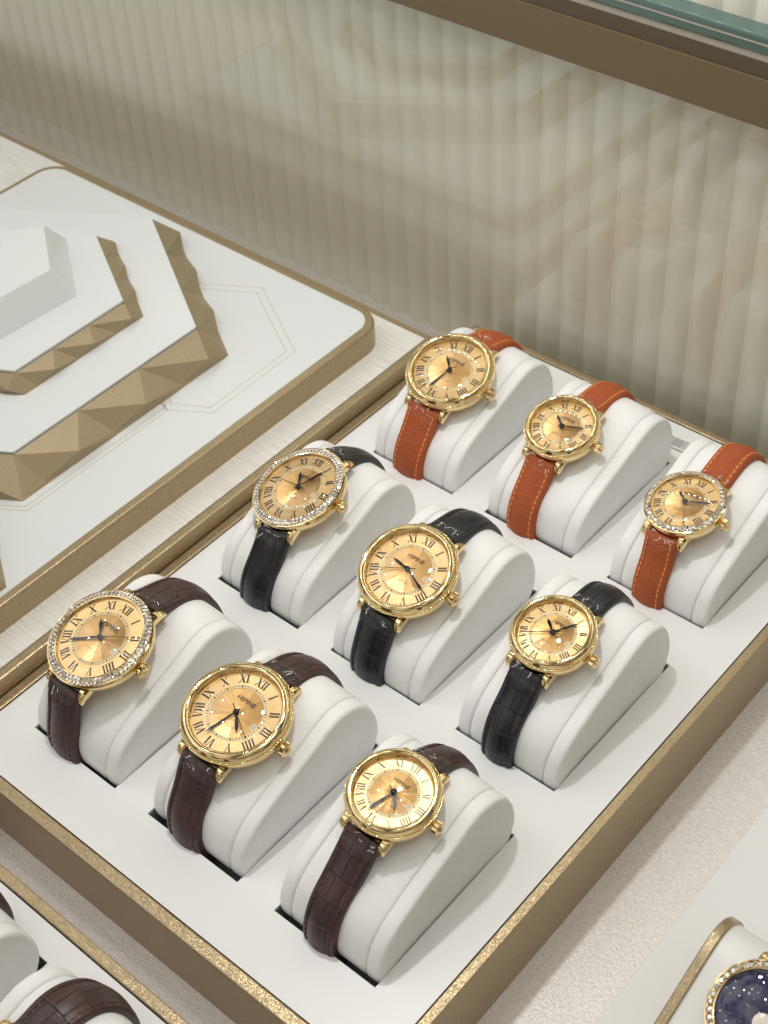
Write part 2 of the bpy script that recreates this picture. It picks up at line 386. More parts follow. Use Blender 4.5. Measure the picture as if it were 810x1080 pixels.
# ------------------------------------------------------------------ cushions
PROF = [(5.5,-7),(1.3,-3),(0.8,2),(2.1,7),(4.9,12),(9.7,16.4),(17,20),(27,23.6),(39,27.5),(47,30.1),(53.5,31.1),(60,29.5),
        (65.3,25.5),(69,18.8),(70.8,11),(70,4),(66.8,-1.8),(62,-5),(45,-8),(20,-8.5)]
PL = [(p.x, p.y) for p in catmull([(a, c, 0) for a, c in PROF], 5, True)]
if sum(a[0]*c[1]-c[0]*a[1] for a, c in zip(PL, PL[1:]+PL[:1])) < 0: PL = PL[::-1]
CEN = (42, 9)
def cush_ring(u, d):
    if d <= 3.5: q = off2(PL, d)
    else:
        base = off2(PL, 1.9); k = d; q = [(CEN[0]+(x-CEN[0])*k/100, CEN[1]+(y-CEN[1])*k/100) for x, y in base]
    return [(u, x, y) for x, y in q]
def cushion(u, v, label, w=43.2, group='white watch cushions in the tray slots', dv=0.0):
    t = thing('watch_cushion', label, 'cushion', (u+.05, v+dv, 0), group)
    e = 5.8
    def crown(u, d, lift):                                  # the pad swells a little between its two seams
        r = cush_ring(u, d); return [(x, y, z+lift*max(0, min(1, (z+4)/16))) for x, y, z in r]
    b = MB(); b.loft([crown(x, d, l) for x, d, l in ((e-.1,1.5,0),(e,.5,0),(e+.25,.12,0),(e+1.0,-.1,.05),(e+4,-.15,.6),(w/2-4,-.2,1.1),(w/2,-.2,1.2),(w/2+4,-.2,1.1),(w-e-4,-.15,.6),(w-e-1.0,-.1,.05),(w-e-.25,.12,0),(w-e,.5,0),(w-e+.1,1.5,0))])
    b.build('cushion_body', M['leatherette'], t, smooth=60)
    for sgn in (0, 1):
        b = MB(); X = (lambda x: x) if sgn == 0 else (lambda x: w-x)
        b.loft([cush_ring(X(x), d) for x, d in ((e-.12,1.5),(e-.15,.5),(e-.45,.05),(e-1.3,-.12),(2.2,-.05),(1.3,.08),(.7,.3),(.3,.65),(.08,1.15),(0,1.7),(.06,96),(.25,86),(.55,70),(.75,45),(.8,15))])
        b.build('side_panel', M['leatherette'], t, smooth=60)
    return t

# ------------------------------------------------------------------ watches
def glyph(b, word, H, T):
    """roman numeral polygons; T maps (x,y) of the numeral box to the dial plane"""
    adv = {'I': .34, 'V': .78, 'X': .80}
    tot = sum(adv[c] for c in word); x = -tot/2
    def q(pts): b.prism([T(px*H, py*H) for px, py in pts], 7.02, 7.10)
    tk, th, sf = .17, .055, .045
    for c in word:
        m = x+adv[c]/2
        if c == 'I':
            q([(m-tk/2,-.5),(m+tk/2,-.5),(m+tk/2,.5),(m-tk/2,.5)])
            for y in (-.5, .5-sf): q([(m-.15,y),(m+.15,y),(m+.15,y+sf),(m-.15,y+sf)])
        elif c == 'V':
            q([(m-.30,.5),(m-.30+tk*1.1,.5),(m+.06,-.5),(m-.04,-.5)])
            q([(m+.26,.5),(m+.26+th,.5),(m+.05,-.5),(m-.0,-.5)])
            for cx in (-.22, .28): q([(m+cx-.14,.5-sf),(m+cx+.14,.5-sf),(m+cx+.14,.5),(m+cx-.14,.5)])
        else:
            q([(m-.33,.5),(m-.33+tk*1.15,.5),(m+.34,-.5),(m+.34-tk*1.15,-.5)])
            q([(m+.27,.5),(m+.27+th,.5),(m-.27,-.5),(m-.27-th,-.5)])
            for cx, y in ((-.25,.5-sf),(.29,.5-sf),(-.29,-.5),(.25,-.5)): q([(m+cx-.13,y),(m+cx+.13,y),(m+cx+.13,y+sf),(m+cx-.13,y+sf)])
        x += adv[c]
ROM = ['XII','I','II','III','IIII','V','VI','VII','VIII','IX','X','XI']
def text_mesh(body, size):
    cu = bpy.data.curves.new('lettering', 'FONT'); cu.body = body; cu.size = size; cu.align_x = 'CENTER'; cu.align_y = 'CENTER'; cu.extrude = .03
    cu.space_character = 1.08
    o = bpy.data.objects.new('lettering', cu); COL.objects.link(o)
    bpy.context.view_layer.update()
    me = bpy.data.meshes.new_from_object(o.evaluated_get(bpy.context.evaluated_depsgraph_get()))
    bpy.data.objects.remove(o); bpy.data.curves.remove(cu)
    v = [tuple(x.co) for x in me.vertices]; f = [tuple(p.vertices) for p in me.polygons]; bpy.data.meshes.remove(me)
    return v, f
TXT = text_mesh('HIPINE', 1.0)

def hand_poly(ang, pts):
    a = math.radians(ang); s, c = math.sin(a), math.cos(a)
    return [(x*c + y*s, -x*s + y*c) for x, y in pts]
def rotm(a, bb, c):
    return Matrix.Rotation(a, 3, 'X') @ Matrix.Rotation(bb, 3, 'Y') @ Matrix.Rotation(c, 3, 'Z')

def watch(center, ang, R, style, strap, hands, label, cush, group='gold watches displayed on white cushions', gems=None, navy=False, paths=None, dateang=92):
    """center: middle of the bezel rim (mm, world); local axes x to III, y to XII, z out of the dial; case back at z 0, rim at z 8"""
    R3 = rotm(*ang); base = Vector(center) - R3 @ Vector((0, 0, 7.6))
    mtx = Matrix.Translation(base*S) @ R3.to_4x4()
    w = thing('wrist_watch', label, 'watch', group=group, mtx=mtx)
    inv = (Matrix.Translation(base) @ R3.to_4x4()).inverted()
    # case
    b = MB(); b.lathe([(0,0),(.70*R,0),(.80*R,.35),(.89*R,1.2),(.945*R,2.4),(.968*R,3.7),(.972*R,4.8),(.965*R,5.6),(.945*R,6.2),(.80*R,6.3)], 96)
    b.build('case', M['gold'], w, smooth=45)
    # bezel
    b = MB()
    if style == 'polished':
        b.lathe([(.93*R,6.3),(.962*R,6.7),(.970*R,7.2),(.966*R,7.8),(.95*R,8.5),(.925*R,9.1),(.893*R,9.5),(.86*R,9.6),(.83*R,9.4),(.805*R,8.85),(.79*R,7.9),(.783*R,6.7)], 128)
        bz = b.build('bezel', M['gold'], w, smooth=50)
        bd = MB(); nb = 104; rings = []
        for k in range(nb*4):
            t = 2*PI*k/(nb*4); rr = .40*(.62+.38*abs(math.sin(PI*k/4))) ; rc = .978*R
            rings.append([((rc+rr*math.cos(q))*math.sin(t), (rc+rr*math.cos(q))*math.cos(t), 6.75+rr*1.1*math.sin(q)) for q in [2*PI*j/6 for j in range(6)]])
        rings.append(rings[0]); bd.loft(rings, True, False); bd.build('beaded_ring', M['gold'], bz, smooth=60)
    else:
        b.lathe([(.93*R,6.2),(.985*R,6.4),(1.0*R,6.9),(.995*R,7.25),(.975*R,7.35),(.965*R,7.2),(.845*R,7.95),(.838*R,8.15),(.82*R,8.1),(.81*R,7.5),(.80*R,6.7)], 128)
        bz = b.build('bezel', M['gold'], w, smooth=40)
        gm = MB(); rows = gems
        for rf, cnt, rad, ph in rows:
            for k in range(cnt):
                t = 2*PI*(k+ph)/cnt; rc = rf*R; zc = 7.2+(.965-rf)/.12*.75 + .12
                cx, cy = rc*math.sin(t), rc*math.cos(t); tl = random.uniform(-.16,.16); tw = random.uniform(-.16,.16)
                r8 = []
                for (fr, hz) in ((1.0,0.0),(.86,rad*.32),(.5,rad*.55)):
                    ring = []
                    for j in range(8):
                        q = 2*PI*j/8+t; px, py = rad*fr*math.cos(q), rad*fr*math.sin(q)
                        ring.append((cx+px, cy+py, zc+hz+px*tl+py*tw - (math.hypot(cx+px,cy+py)-rc)*.35))
                    r8.append(ring)
                gm.loft(r8, True, True)
        gm.build('gemstones', M['gem'], bz)
    # dial with its rings
    d = MB(); n = 180; rs = [0.001,.15,.3,.4,.5,.56,.6,.68,.78,.9,1.0]
    rd = .81*R; grid = []
    for r in rs: grid.append([d.add([(r*rd*math.sin(2*PI*k/n), r*rd*math.cos(2*PI*k/n), 7.0)], []) for k in range(n)])
    uvs = []
    for i in range(len(rs)-1):
        for k in range(n):
            k2 = (k+1) % n; d.f.append((grid[i][k], grid[i+1][k], grid[i+1][k2], grid[i][k2])); d.mi.append(0)
            uvs += [(rs[i],k/n),(rs[i+1],k/n),(rs[i+1],(k+1)/n),(rs[i],(k+1)/n)]
    do = d.build('dial', M['navy'] if navy else M['dial'], w, recalc=False)
    ul = do.data.uv_layers.new(name='UVMap')
    for q, uvv in zip(ul.data, uvs): q.uv = uvv
    for p in do.data.polygons:
        if p.normal.z < 0: p.flip()
    do.location.z = -.2*S
    if not navy:
        c = MB(); c.lathe([(.475*R,6.95),(.478*R,7.16),(.488*R,7.16),(.492*R,7.06),(.535*R,7.06),(.538*R,7.14),(.545*R,7.14),(.548*R,6.95)], 120); c.build('chapter_ring', M['ring'], do, smooth=30)
        tk = MB()
        for k in range(60):
            hw, l0, l1 = (.22, .494, .532) if k % 5 == 0 else (.10, .50, .526)
            tk.prism(hand_poly(k*6, [(-hw,l0*R),(hw,l0*R),(hw,l1*R),(-hw,l1*R)]), 7.07, 7.12)
        tk.build('minute_track', M['black'], do)
        nm = MB(); H = .165*R
        for k, wd in enumerate(ROM):
            if k == 3: pass
            t = math.radians(k*30); s_, c_ = math.sin(t), math.cos(t); rr = .672*R
            glyph(nm, wd, H, lambda x, y: (x*c_ + (rr+y)*s_, -x*s_ + (rr+y)*c_))
        nm.build('numerals', M['black'], do)
        tx = MB(); sc = .125*R
        tx.add([(x*sc*1.0, y*sc+.26*R, 7.08+z) for x, y, z in TXT[0]], TXT[1]); tx.build('lettering', M['text'], do)
        sq = MB()                                            # tiny script flourish under the centre
        for k in range(14):
            x0, x1 = (-.16+.32*k/14)*R, (-.16+.32*(k+1)/14)*R
            y0, y1 = (-.255+.016*math.sin(k*2.3))*R, (-.255+.016*math.sin((k+1)*2.3))*R
            sq.prism([(x0,y0-.07),(x1,y1-.07),(x1,y1+.07),(x0,y0+.07)], 7.02, 7.07)
        sq.build('script_mark', M['text'], do)
        if dateang:
            t = math.radians(dateang); dx, dy = .44*R*math.sin(t), .44*R*math.cos(t)
            dt = MB(); dt.lathe([(0,7.14),(.052*R,7.14)], 32); dt.v = [(x+dx, y+dy, z) for x, y, z in dt.v]
            dd = dt.build('date_window', M['date'], do)
            dt = MB(); dt.lathe([(.052*R,7.06),(.052*R,7.17),(.066*R,7.17),(.069*R,7.06)], 32); dt.v = [(x+dx, y+dy, z) for x, y, z in dt.v]
            dt.build('date_frame', M['ring'], dd, smooth=40)
    # hands
    if hands:
        hh, mm, ss = hands
        b = MB(); l = .36*R; b.prism(hand_poly(hh, [(-.28,-.06*R),(.28,-.06*R),(.30,.10*R),(.62,l*.80),(0,l*1.10),(-.62,l*.80),(-.30,.10*R)]), 7.30, 7.48)
        b.build('hour_hand', M['hand'], w)
        b = MB(); l = .60*R; b.prism(hand_poly(mm, [(-.24,-.08*R),(.24,-.08*R),(.26,.1*R),(.46,l*.82),(0,l*1.03),(-.46,l*.82),(-.26,.1*R)]), 7.56, 7.74)
        b.build('minute_hand', M['hand'], w)
        if ss is not None:
            b = MB(); b.prism(hand_poly(ss, [(-.16,-.17*R),(.16,-.17*R),(.09,.57*R),(-.09,.57*R)]), 7.80, 7.90); b.build('second_hand', M['hand'], w)
        b = MB(); b.lathe([(1.0,7.25),(1.0,7.85),(.7,8.1),(0,8.15)], 24); b.build('hand_hub', M['hand'], w, smooth=40)
    # crystal
    b = MB(); hz = .15*R if style == 'polished' else .13*R
    b.lathe([(.81*R, 7.9)] + [(.80*R*math.sin(q), 8.6+hz*(math.cos(q)-math.cos(1.25))/(1-math.cos(1.25))) for q in [1.25*(1-i/14)*1.0 for i in range(15)] ] , 96)
    # renormalise radius so that the dome meets the bezel
    mxr = max(math.hypot(x, y) for x, y, z in b.v[96:96*2]); k = .805*R/mxr
    b.v = b.v[:96] + [(x*k, y*k, z) for x, y, z in b.v[96:]]
    b.build('crystal', M['crystal'], w, smooth=180)
    # crown on the III side
    cr = MB(); kn = 22; X0 = .95*R; rc = .115*R+.35
    def cring(x, r, rib=0): return [(X0+x, (r+rib*(1 if j % 2 else -1))*math.cos(2*PI*j/(2*kn)), 3.6+(r+rib*(1 if j % 2 else -1))*math.sin(2*PI*j/(2*kn))) for j in range(2*kn)]
    cr.loft([cring(-.6,.5*rc), cring(.9,.5*rc), cring(1.0,.85*rc), cring(1.3,rc,.1), cring(3.2,rc*1.02,.1), cring(3.5,.9*rc), cring(3.55,.62*rc), cring(4.1,.45*rc), cring(4.3,.15*rc)])
    cr.build('crown', M['gold'], w, smooth=35)
    # lugs
    sw = 15.6 if R > 17 else 13.8
    for sx in (-1, 1):
        for sy in (-1, 1):
            lg = MB(); rings = []
            xm = sx*(sw/2+.85)
            for y, zc, hw, hh, xo in ((.66*R,3.0,1.7,1.9,0),(.84*R,3.1,1.7,1.9,0),(.94*R,2.8,1.6,1.8,0),(1.01*R,2.2,1.5,1.6,0),(1.06*R,1.5,1.3,1.2,0),(1.085*R,1.0,.9,.7,0)):
                c8 = []
                for ax, az in ((-1,-.6),(-.6,-1),(.6,-1),(1,-.6),(1,.55),(.55,1),(-.55,1),(-1,.55)):
                    c8.append((xm+ax*hw, sy*y, zc+az*hh))
                rings.append(c8)
            lg.loft(rings); lg.build('lug', M['gold'], w, smooth=38)
    # strap: two pieces swept from the lugs down over the cushion
    mt, st = {'brown': ('brown','st_brown'), 'black': ('blackl','st_black'), 'orange': ('orange','st_orange')}[strap]
    cu, cv, umid = cush
    FR = [(17,22.4),(10,19),(4.4,14.3),(.8,8.3),(-.7,2.2),(-.5,-3.5),(2,-10)]
    BK = [(48,33.4),(54,34.4),(61,32.2),(66.8,26.6),(71,19.5),(72.8,11),(72,3),(68,-5)]
    if paths: FR, BK = paths
    for sgn, path in ((-1, FR), (1, BK)):
        p0 = base + R3 @ Vector((0, sgn*.97*R, 3.3)); p1 = base + R3 @ Vector((0, sgn*1.05*R, 2.4)); p2 = base + R3 @ Vector((0, sgn*1.13*R, .9))
        pts = [p0, p1, p2]
        for pv, pz in path:
            gv = cv+pv
            if sgn < 0 and (gv > p2.y-1.0): continue
            if sgn > 0 and (gv < p2.y+4.5) : continue
            if pz > p2.z+1.5 and sgn < 0: continue
            if math.hypot(gv-p2.y, pz-p2.z) < 8.5: continue
            pts.append(Vector((umid, gv, pz)))
        n0 = len(pts)
        for i in range(3, n0):                              # ease sideways drift
            f = (i-2)/max(1, n0-3); f *= f; pts[i].x = p2.x*(1-f)+(umid-1.2)*f
        P = catmull(pts, 7); nP = len(P)
        if not paths:                                       # rest on the cushion, never inside it
            LO = off2(PL, -2.3)
            for i in range(2, nP):
                y, z = P[i].y-cv, P[i].z; ins = False; bd_ = 1e9; bq = None
                for (ax, ay), (bx, by) in zip(LO, LO[1:]+LO[:1]):
                    if (ay > z) != (by > z) and y < (bx-ax)*(z-ay)/(by-ay)+ax: ins = not ins
                    L2 = (bx-ax)**2+(by-ay)**2; f = max(0, min(1, ((y-ax)*(bx-ax)+(z-ay)*(by-ay))/L2)) if L2 else 0
                    qx, qy = ax+(bx-ax)*f, ay+(by-ay)*f; dd_ = (qx-y)**2+(qy-z)**2
                    if dd_ < bd_: bd_ = dd_; bq = (qx, qy)
                if ins: P[i] = Vector((P[i].x, bq[0]+cv, bq[1]))
            for _ in range(14):
                Q = [p.copy() for p in P]
                for i in range(2, nP-1): P[i] = Q[i]*.6 + (Q[i-1]+Q[i+1])*.2
        sL = [0]
        for a, c in zip(P, P[1:]): sL.append(sL[-1]+(c-a).length)
        side0 = R3 @ Vector((1, 0, 0)); rings = []; uvr = []; top = []
        for i in range(nP):
            T_ = (P[min(i+1,nP-1)]-P[max(i-1,0)]).normalized()
            f = min(1, sL[i]/max(22, sL[-1]*.9)); sd = (side0*(1-f)+Vector((1,0,0))*f); sd = (sd - T_*sd.dot(T_)).normalized()
            nn = sd.cross(T_)*(1 if sgn > 0 else -1)
            if nn.z < -.3 and i < 3: nn = -nn
            taper = 1 - .06*min(1, sL[i]/45); hw = sw/2*taper - .15
            thk = 2.3 if i > 4 else 2.0
            puff = .75*min(1, max(0, (sL[i]-1)/5))
            sec = [(-1,-.4),(-1,.55),(-.94,.86),(-.80,.95),(-.70,.90),(-.5,1.0+.30*puff),(-.25,1.0+.52*puff),(0,1.0+.6*puff),(.25,1.0+.52*puff),(.5,1.0+.30*puff),(.70,.90),(.80,.95),(.94,.86),(1,.55),(1,-.4)]
            rings.append([P[i] + sd*(hw*x) + nn*(thk*(y-.5)) for x, y in sec])
            uvr.append([hw*x for x, y in sec]); top.append((P[i], sd, nn, hw, thk))
        b = MB(); b.loft(rings, True, True)
        so = b.build('strap', M[mt], w, smooth=55, xf=inv)
        ul = so.data.uv_layers.new(name='UVMap'); ns = len(rings[0])
        for lp, uvd in zip(so.data.loops, ul.data):
            i, j = divmod(lp.vertex_index, ns); uvd.uv = (uvr[i][j] + .35*9, sL[i] + (3 if sgn > 0 else 0))
        # stitching along both edges
        sb = MB(); step = 2.3; ln = 1.5
        for e in (-1, 1):
            s_ = 2.2
            while s_ < sL[-1]-3:
                def at(q):
                    i = max(k for k in range(nP) if sL[k] <= q); i = min(i, nP-2); f = (q-sL[i])/(sL[i+1]-sL[i])
                    a, c = top[i], top[i+1]
                    return [a[0].lerp(c[0], f), a[1].lerp(c[1], f), a[2].lerp(c[2], f), a[3]+(c[3]-a[3])*f, a[4]]
                A, B = at(s_), at(s_+ln)
                vs = []
                for (p, sd, nn, hw, thk) in (A, B):
                    ctr = p + sd*(e*hw*.76) + nn*(thk*.455)
                    for ax, az in ((-.2,-.15),(.2,-.15),(.2,.2),(-.2,.2)): vs.append(ctr + sd*ax + nn*az)
                sb.add(vs, [(0,1,5,4),(1,2,6,5),(2,3,7,6),(3,0,4,7),(0,3,2,1),(4,5,6,7)])
                s_ += step
        sb.build('stitching', M[st], so, xf=None if False else inv)
        # crinkled clear film still wrapped round the strap end at the lugs
        if not navy:
            fb = MB(); nu, nv = 16, 5; vv = []
            for i in range(nv):
                for j in range(nu+1):
                    x = (-1+2*j/nu)*(sw/2+.4); yy = sgn*(1.03*R + i*1.1); zz = 4.9 - .28*(i*1.1) - .012*x*x + random.uniform(-.45, .55)
                    vv.append((x+random.uniform(-.2,.2), yy+random.uniform(-.35,.35), zz - (.9 if i == nv-1 else 0)))
            fb.add(vv, [(i*(nu+1)+j, i*(nu+1)+j+1, (i+1)*(nu+1)+j+1, (i+1)*(nu+1)+j) for i in range(nv-1) for j in range(nu)])
            fo = fb.build('protective_film', M['film'], w, recalc=False)
            eb = MB()  # white strands standing in for light glinting on the film folds
            for q in range(4):
                x = random.uniform(-.85, .75)*sw/2; y = sgn*(1.05*R+random.uniform(0, 3.2)); zt = 5.0-(abs(y)-1.03*R)*.28; hd = random.uniform(-1, 1); pl_ = []
                for m_ in range(random.randint(3, 5)):
                    pl_.append((x, y, zt + random.uniform(0, .5))); hd += random.uniform(-1.1, 1.1)
                    x += .75*math.cos(hd); y += .75*math.sin(hd); zt = 5.0-(abs(y)-1.03*R)*.28
                    x = max(-sw/2, min(sw/2, x))
                rg = []
                for p_ in pl_: rg.append([(p_[0]+.13*cx_, p_[1]+.13*cy_, p_[2]+.10*cz_) for cx_, cy_, cz_ in ((1,0,0),(0,.3,1),(-1,0,0),(0,-.3,-1))])
                eb.loft(rg)
            eb.build('film_fold_glint', M['film_glint'], fo)
    return w

PAVE = [(.872, 66, .72, 0), (.938, 72, .72, .5)]
BIG = [(.905, 42, 1.02, 0)]
DATA = [
 # slot i,j, centre, angles, R, style, gems, strap, hands(h,m,s), label, cushion dv, cushion label, date angle
 (0,0,(16.05,26.2,36.65),(.253,-.052,-.02),19.38,'gem',PAVE,'brown',(316.4,233.5,59.6),'large gold watch with gem-set bezel on a dark brown croc strap',.8,'white cushion carrying the gem-set watch with the dark brown strap',97),
 (1,0,(76.58,32.68,35.8),(.178,.035,.01),18.98,'polished',None,'brown',(136,196.8,121.1),'large gold watch with smooth polished bezel on a dark brown croc strap',1.9,'white cushion carrying the large smooth-bezel watch with the dark brown strap',97),
 (2,0,(139.7,39.44,38.26),(.131,.063,.003),15.31,'polished',None,'brown',(135,196.2,111.8),'small gold watch with smooth polished bezel on a dark brown croc strap',1.5,'white cushion carrying the small smooth-bezel watch with the dark brown strap',97),
 (0,1,(18.48,125.54,36.1),(.274,-.167,.072),18.71,'gem',PAVE,'black',(329.5,32.5,273.4),'large gold watch with gem-set bezel on a black croc strap',1.0,'white cushion carrying the gem-set watch with the black strap',97),
 (1,1,(78.46,119.04,34.37),(.319,0,.004),18.6,'polished',None,'black',(277.8,113.3,242.8),'large gold watch with smooth polished bezel on a black croc strap',.2,'white cushion carrying the large smooth-bezel watch with the black strap',90),
 (2,1,(138.68,125.24,36.39),(.202,-.032,-.031),15.05,'polished',None,'black',(304.9,36.4,236.3),'small gold watch with smooth polished bezel on a black croc strap',.2,'white cushion carrying the small smooth-bezel watch with the black strap',97),
 (0,2,(19.94,216.28,35.58),(.286,.048,.016),18.39,'polished',None,'orange',(315.5,193.3,213.9),'large gold watch with smooth polished bezel on an orange leather strap',.2,'white cushion carrying the large watch with the orange strap',97),
 (1,2,(77.15,215.77,35.18),(.259,-.008,.008),14.95,'polished',None,'orange',(306.9,71.1,None),'small gold watch with smooth polished bezel on an orange leather strap',1.0,'white cushion carrying the small smooth-bezel watch with the orange strap',None),
 (2,2,(137.68,210.33,33.38),(.168,-.112,-.024),15.13,'gem',BIG,'orange',(305.2,68.7,None),'small gold watch with gem-set bezel on an orange leather strap',.2,'white cushion carrying the gem-set watch with the orange strap',None),
]
for (i,j,c,a,R,sty,gems,strap,hands,lab,dv,clab,da) in DATA:
    u, v = GRID_U[i], GRID_V[j]
    cushion(u, v, clab, dv=dv)
    watch(c, a, R*1.03, sty, strap, hands, lab, (u, v+dv, u+21.65), gems=gems, dateang=da)
# two more watches in the tray at the lower left: only strap tops and cushion backs are in view
for (u, v), lab, clab in ((FS[2], 'gold watch on a brown strap, cut off by the bottom edge of the photo', 'white cushion under the cut-off brown strap at the bottom edge'),
                    (FS[1], 'watch whose brown strap end peeps in at the left edge, low in the photo', 'white cushion at the left edge whose pale side faces the cut-off brown strap')):
    cushion(u, v, clab, dv=0, group='white watch cushions in the tray slots')
    watch((u+18, v+24, 35), (.2, 0, 0), 18.2, 'polished', 'brown', (300, 60, 120), lab, (u, v, u+21.65), group='gold watches displayed on white cushions')

# ------------------------------------------------------------------ stepped display at the left
bb = thing('base_board', 'wide flat brushed white board with gold edge under the hexagonal display', 'display board', (-200, 100, -32))
b = MB(); b.box(-300, 179.2, -420, 157, 0, 39.4); b.build('gold_edge', M['bronze'], bb, bevel=.8)
b = MB(); b.box(-296, 175.2, -416, 153, 39.5, 40); b.build('brushed_top', M['brushed'], bb)

sl = thing('display_slab', 'white slab with rounded corners and a thick gold side, under the hexagonal tiers', 'display slab', (-152, 120, 8))
Z0, Z1 = 8, 20
b = MB(); o_ = [(x+152, y-120) for x, y in rounded_rect(-266, -38, -62, 242.3, 13, 10)]
i_ = [(x+152, y-120) for x, y in rounded_rect(-262.8, -41.9, -58, 239, 10.5, 10)]
n = len(o_)
b.add([(x,y,0) for x,y in o_]+[(x,y,12) for x,y in o_]+[(x,y,12) for x,y in i_], [(k,(k+1)%n,n+(k+1)%n,n+k) for k in range(n)]+[(n+k,n+(k+1)%n,2*n+(k+1)%n,2*n+k) for k in range(n)]+[tuple(range(2*n,3*n))])
b.build('gold_side', M['bronze'], sl, smooth=40, bevel=1.0)
b = MB(); b.prism(i_, 11.9, 12.15); b.build('white_top', M['white_cool'], sl)
def hairline(pts, w=.42):
    b = MB()
    for (x0,y0),(x1,y1) in zip(pts, pts[1:]):
        d = Vector((x1-x0, y1-y0)); d.normalize(); nx, ny = -d.y*w/2, d.x*w/2; ex, ey = d.x*w/2, d.y*w/2
        b.prism([(x0-nx-ex+152,y0-ny-ey-120),(x1-nx+ex+152,y1-ny+ey-120),(x1+nx+ex+152,y1+ny+ey-120),(x0+nx-ex+152,y0+ny-ey-120)], 12.1, 12.2)
    b.build('gold_hairline', M['inlay'], sl)
hairline([(-130,207.5),(-98.8,225.6),(-54.4,199.9),(-53.7,148.4),(-71.8,137.7),(-82,143)])
hairline([(-130,203),(-98.4,221.3),(-57.5,197.6),(-57.1,150.3),(-72.3,142.0),(-82,147.5)])
hairline([(-76,142),(-72.8,139),(-72.8,62),(-105,41)]); hairline([(-76,140),(-70.4,138),(-70.4,61),(-105,38.6)])

def hexa(uc, vr0, vr1, ur, slope):
    """hexagon with vertical sides at uc±(ur-uc); counter-clockwise from lower right corner"""
    h = ur-uc
    return [(ur,vr0),(ur,vr1),(uc,vr1+slope*h),(uc-h,vr1),(uc-h,vr0),(uc,vr0-slope*h)]
def tier(name, label, base, top, z0, z1, nseg, bulge, cat='display tier', plate=1.0):
    cx = sum(p[0] for p in base)/6; cy = sum(p[1] for p in base)/6
    t = thing(name, label, cat, (cx, cy, z0), 'hexagonal gold-sided display tiers'); h = z1-z0
    b = MB()
    def P(k, f, g, out, z):        # f along side k, g 0 at the base .. 1 at the top, out = push outwards
        k %= 6
        a0, a1 = Vector(base[k]), Vector(base[(k+1)%6]); t0, t1 = Vector(top[k]), Vector(top[(k+1)%6])
        e = (a1-a0).normalized(); nrm = Vector((e.y, -e.x))
        q = a0.lerp(a1, f)*(1-g) + t0.lerp(t1, f)*g + nrm*out
        return b.add([(q.x-cx, q.y-cy, z)], [])
    n_ = nseg
    A = [[P(k, q/n_, 1, 0, h) for q in range(n_)] for k in range(6)]
    Mi = [[P(k, (q+.74)/n_, .36, bulge, h*.44) for q in range(n_)] for k in range(6)]       # Mi[k][q] comes just before the next A
    Mb = [[P(k, (q+.74)/n_, 0, 0, 0) for q in range(n_)] for k in range(6)]
    Ni = [[P(k, (q+.30)/n_, .10, .25, h*.10) for q in range(n_)] for k in range(6)]
    Nb = [[P(k, (q+.30)/n_, 0, 0, 0) for q in range(n_)] for k in range(6)]
    Bc = [P(k, 0, 0, 0, 0) for k in range(6)]
    F = []
    for k in range(6):
        for q in range(n_):
            a = A[k][q]; a2 = A[k][q+1] if q+1 < n_ else A[(k+1)%6][0]
            mp_, mbp = (Mi[k][q-1], Mb[k][q-1]) if q > 0 else (Mi[k-1][n_-1], Mb[k-1][n_-1])
            ni, nb_, mi_, mb_ = Ni[k][q], Nb[k][q], Mi[k][q], Mb[k][q]
            if q > 0: F += [(a, mp_, ni), (mp_, mbp, nb_), (mp_, nb_, ni)]
            else: F += [(a, mp_, Bc[k]), (a, Bc[k], ni), (mp_, mbp, Bc[k]), (Bc[k], nb_, ni)]
            F += [(a, ni, mi_), (a, mi_, a2), (ni, nb_, mb_), (ni, mb_, mi_)]
    b.f += F; b.mi += [0]*len(F)
    b.build('faceted_side', M['bronze_facet'], t, recalc=True)
    tp = MB(); tl = [(x-cx, y-cy) for x, y in top]
    def shrink(d):
        return [(x*(1-d/max(20,math.hypot(x,y))), y*(1-d/max(20,math.hypot(x,y)))) for x, y in tl]
    tp.prism(shrink(.6), h-.5, h+.1); tp.prism(shrink(.15), h+.35, h+.35+plate)
    tp.build('white_top', M['white_cool'], t)
    return t
tier('hexagonal_tier', 'lower and wider white hexagonal tier with faceted gold sides', hexa(-166,63.5,180.2,-76,.60), hexa(-167,71.6,174.2,-87.3,.60), 20.15, 33.2, 3, 4.6)
tier('hexagonal_tier', 'upper smaller white hexagonal tier with faceted gold sides, under the white block', hexa(-166,98,165.5,-111.5,.58), hexa(-166,99.5,160.5,-117,.56), 34.5, 42.4, 3, 2.9)
tier('hexagonal_tier', 'third gold-sided tier with only its tip showing at the left edge', hexa(-134,-60,29,-44.2,.6), hexa(-134,-57,26,-50,.6), 20.15, 31, 3, 1.5)
t = thing('display_block', 'plain white block with sloping sides standing on the hexagonal tiers', 'display block', (-172, 122, 43.5))
bs = [(-136,150.5),(-174,177.5),(-190,158.6),(-193.2,100.1),(-155.2,73.1),(-139.6,92)]; tp = [(-164.6+.766*(x+164.6), 125.3+.766*(y-125.3)) for x, y in bs]
b = MB(); m = 6
b.add([(x+172,y-122,0) for x,y in bs]+[(x+172,y-122,14.8) for x,y in tp], [tuple(range(5,-1,-1)),tuple(range(6,12))]+[(k,(k+1)%6,6+(k+1)%6,6+k) for k in range(6)])
b.build('white_block', M['white_cool'], t, bevel=.5)

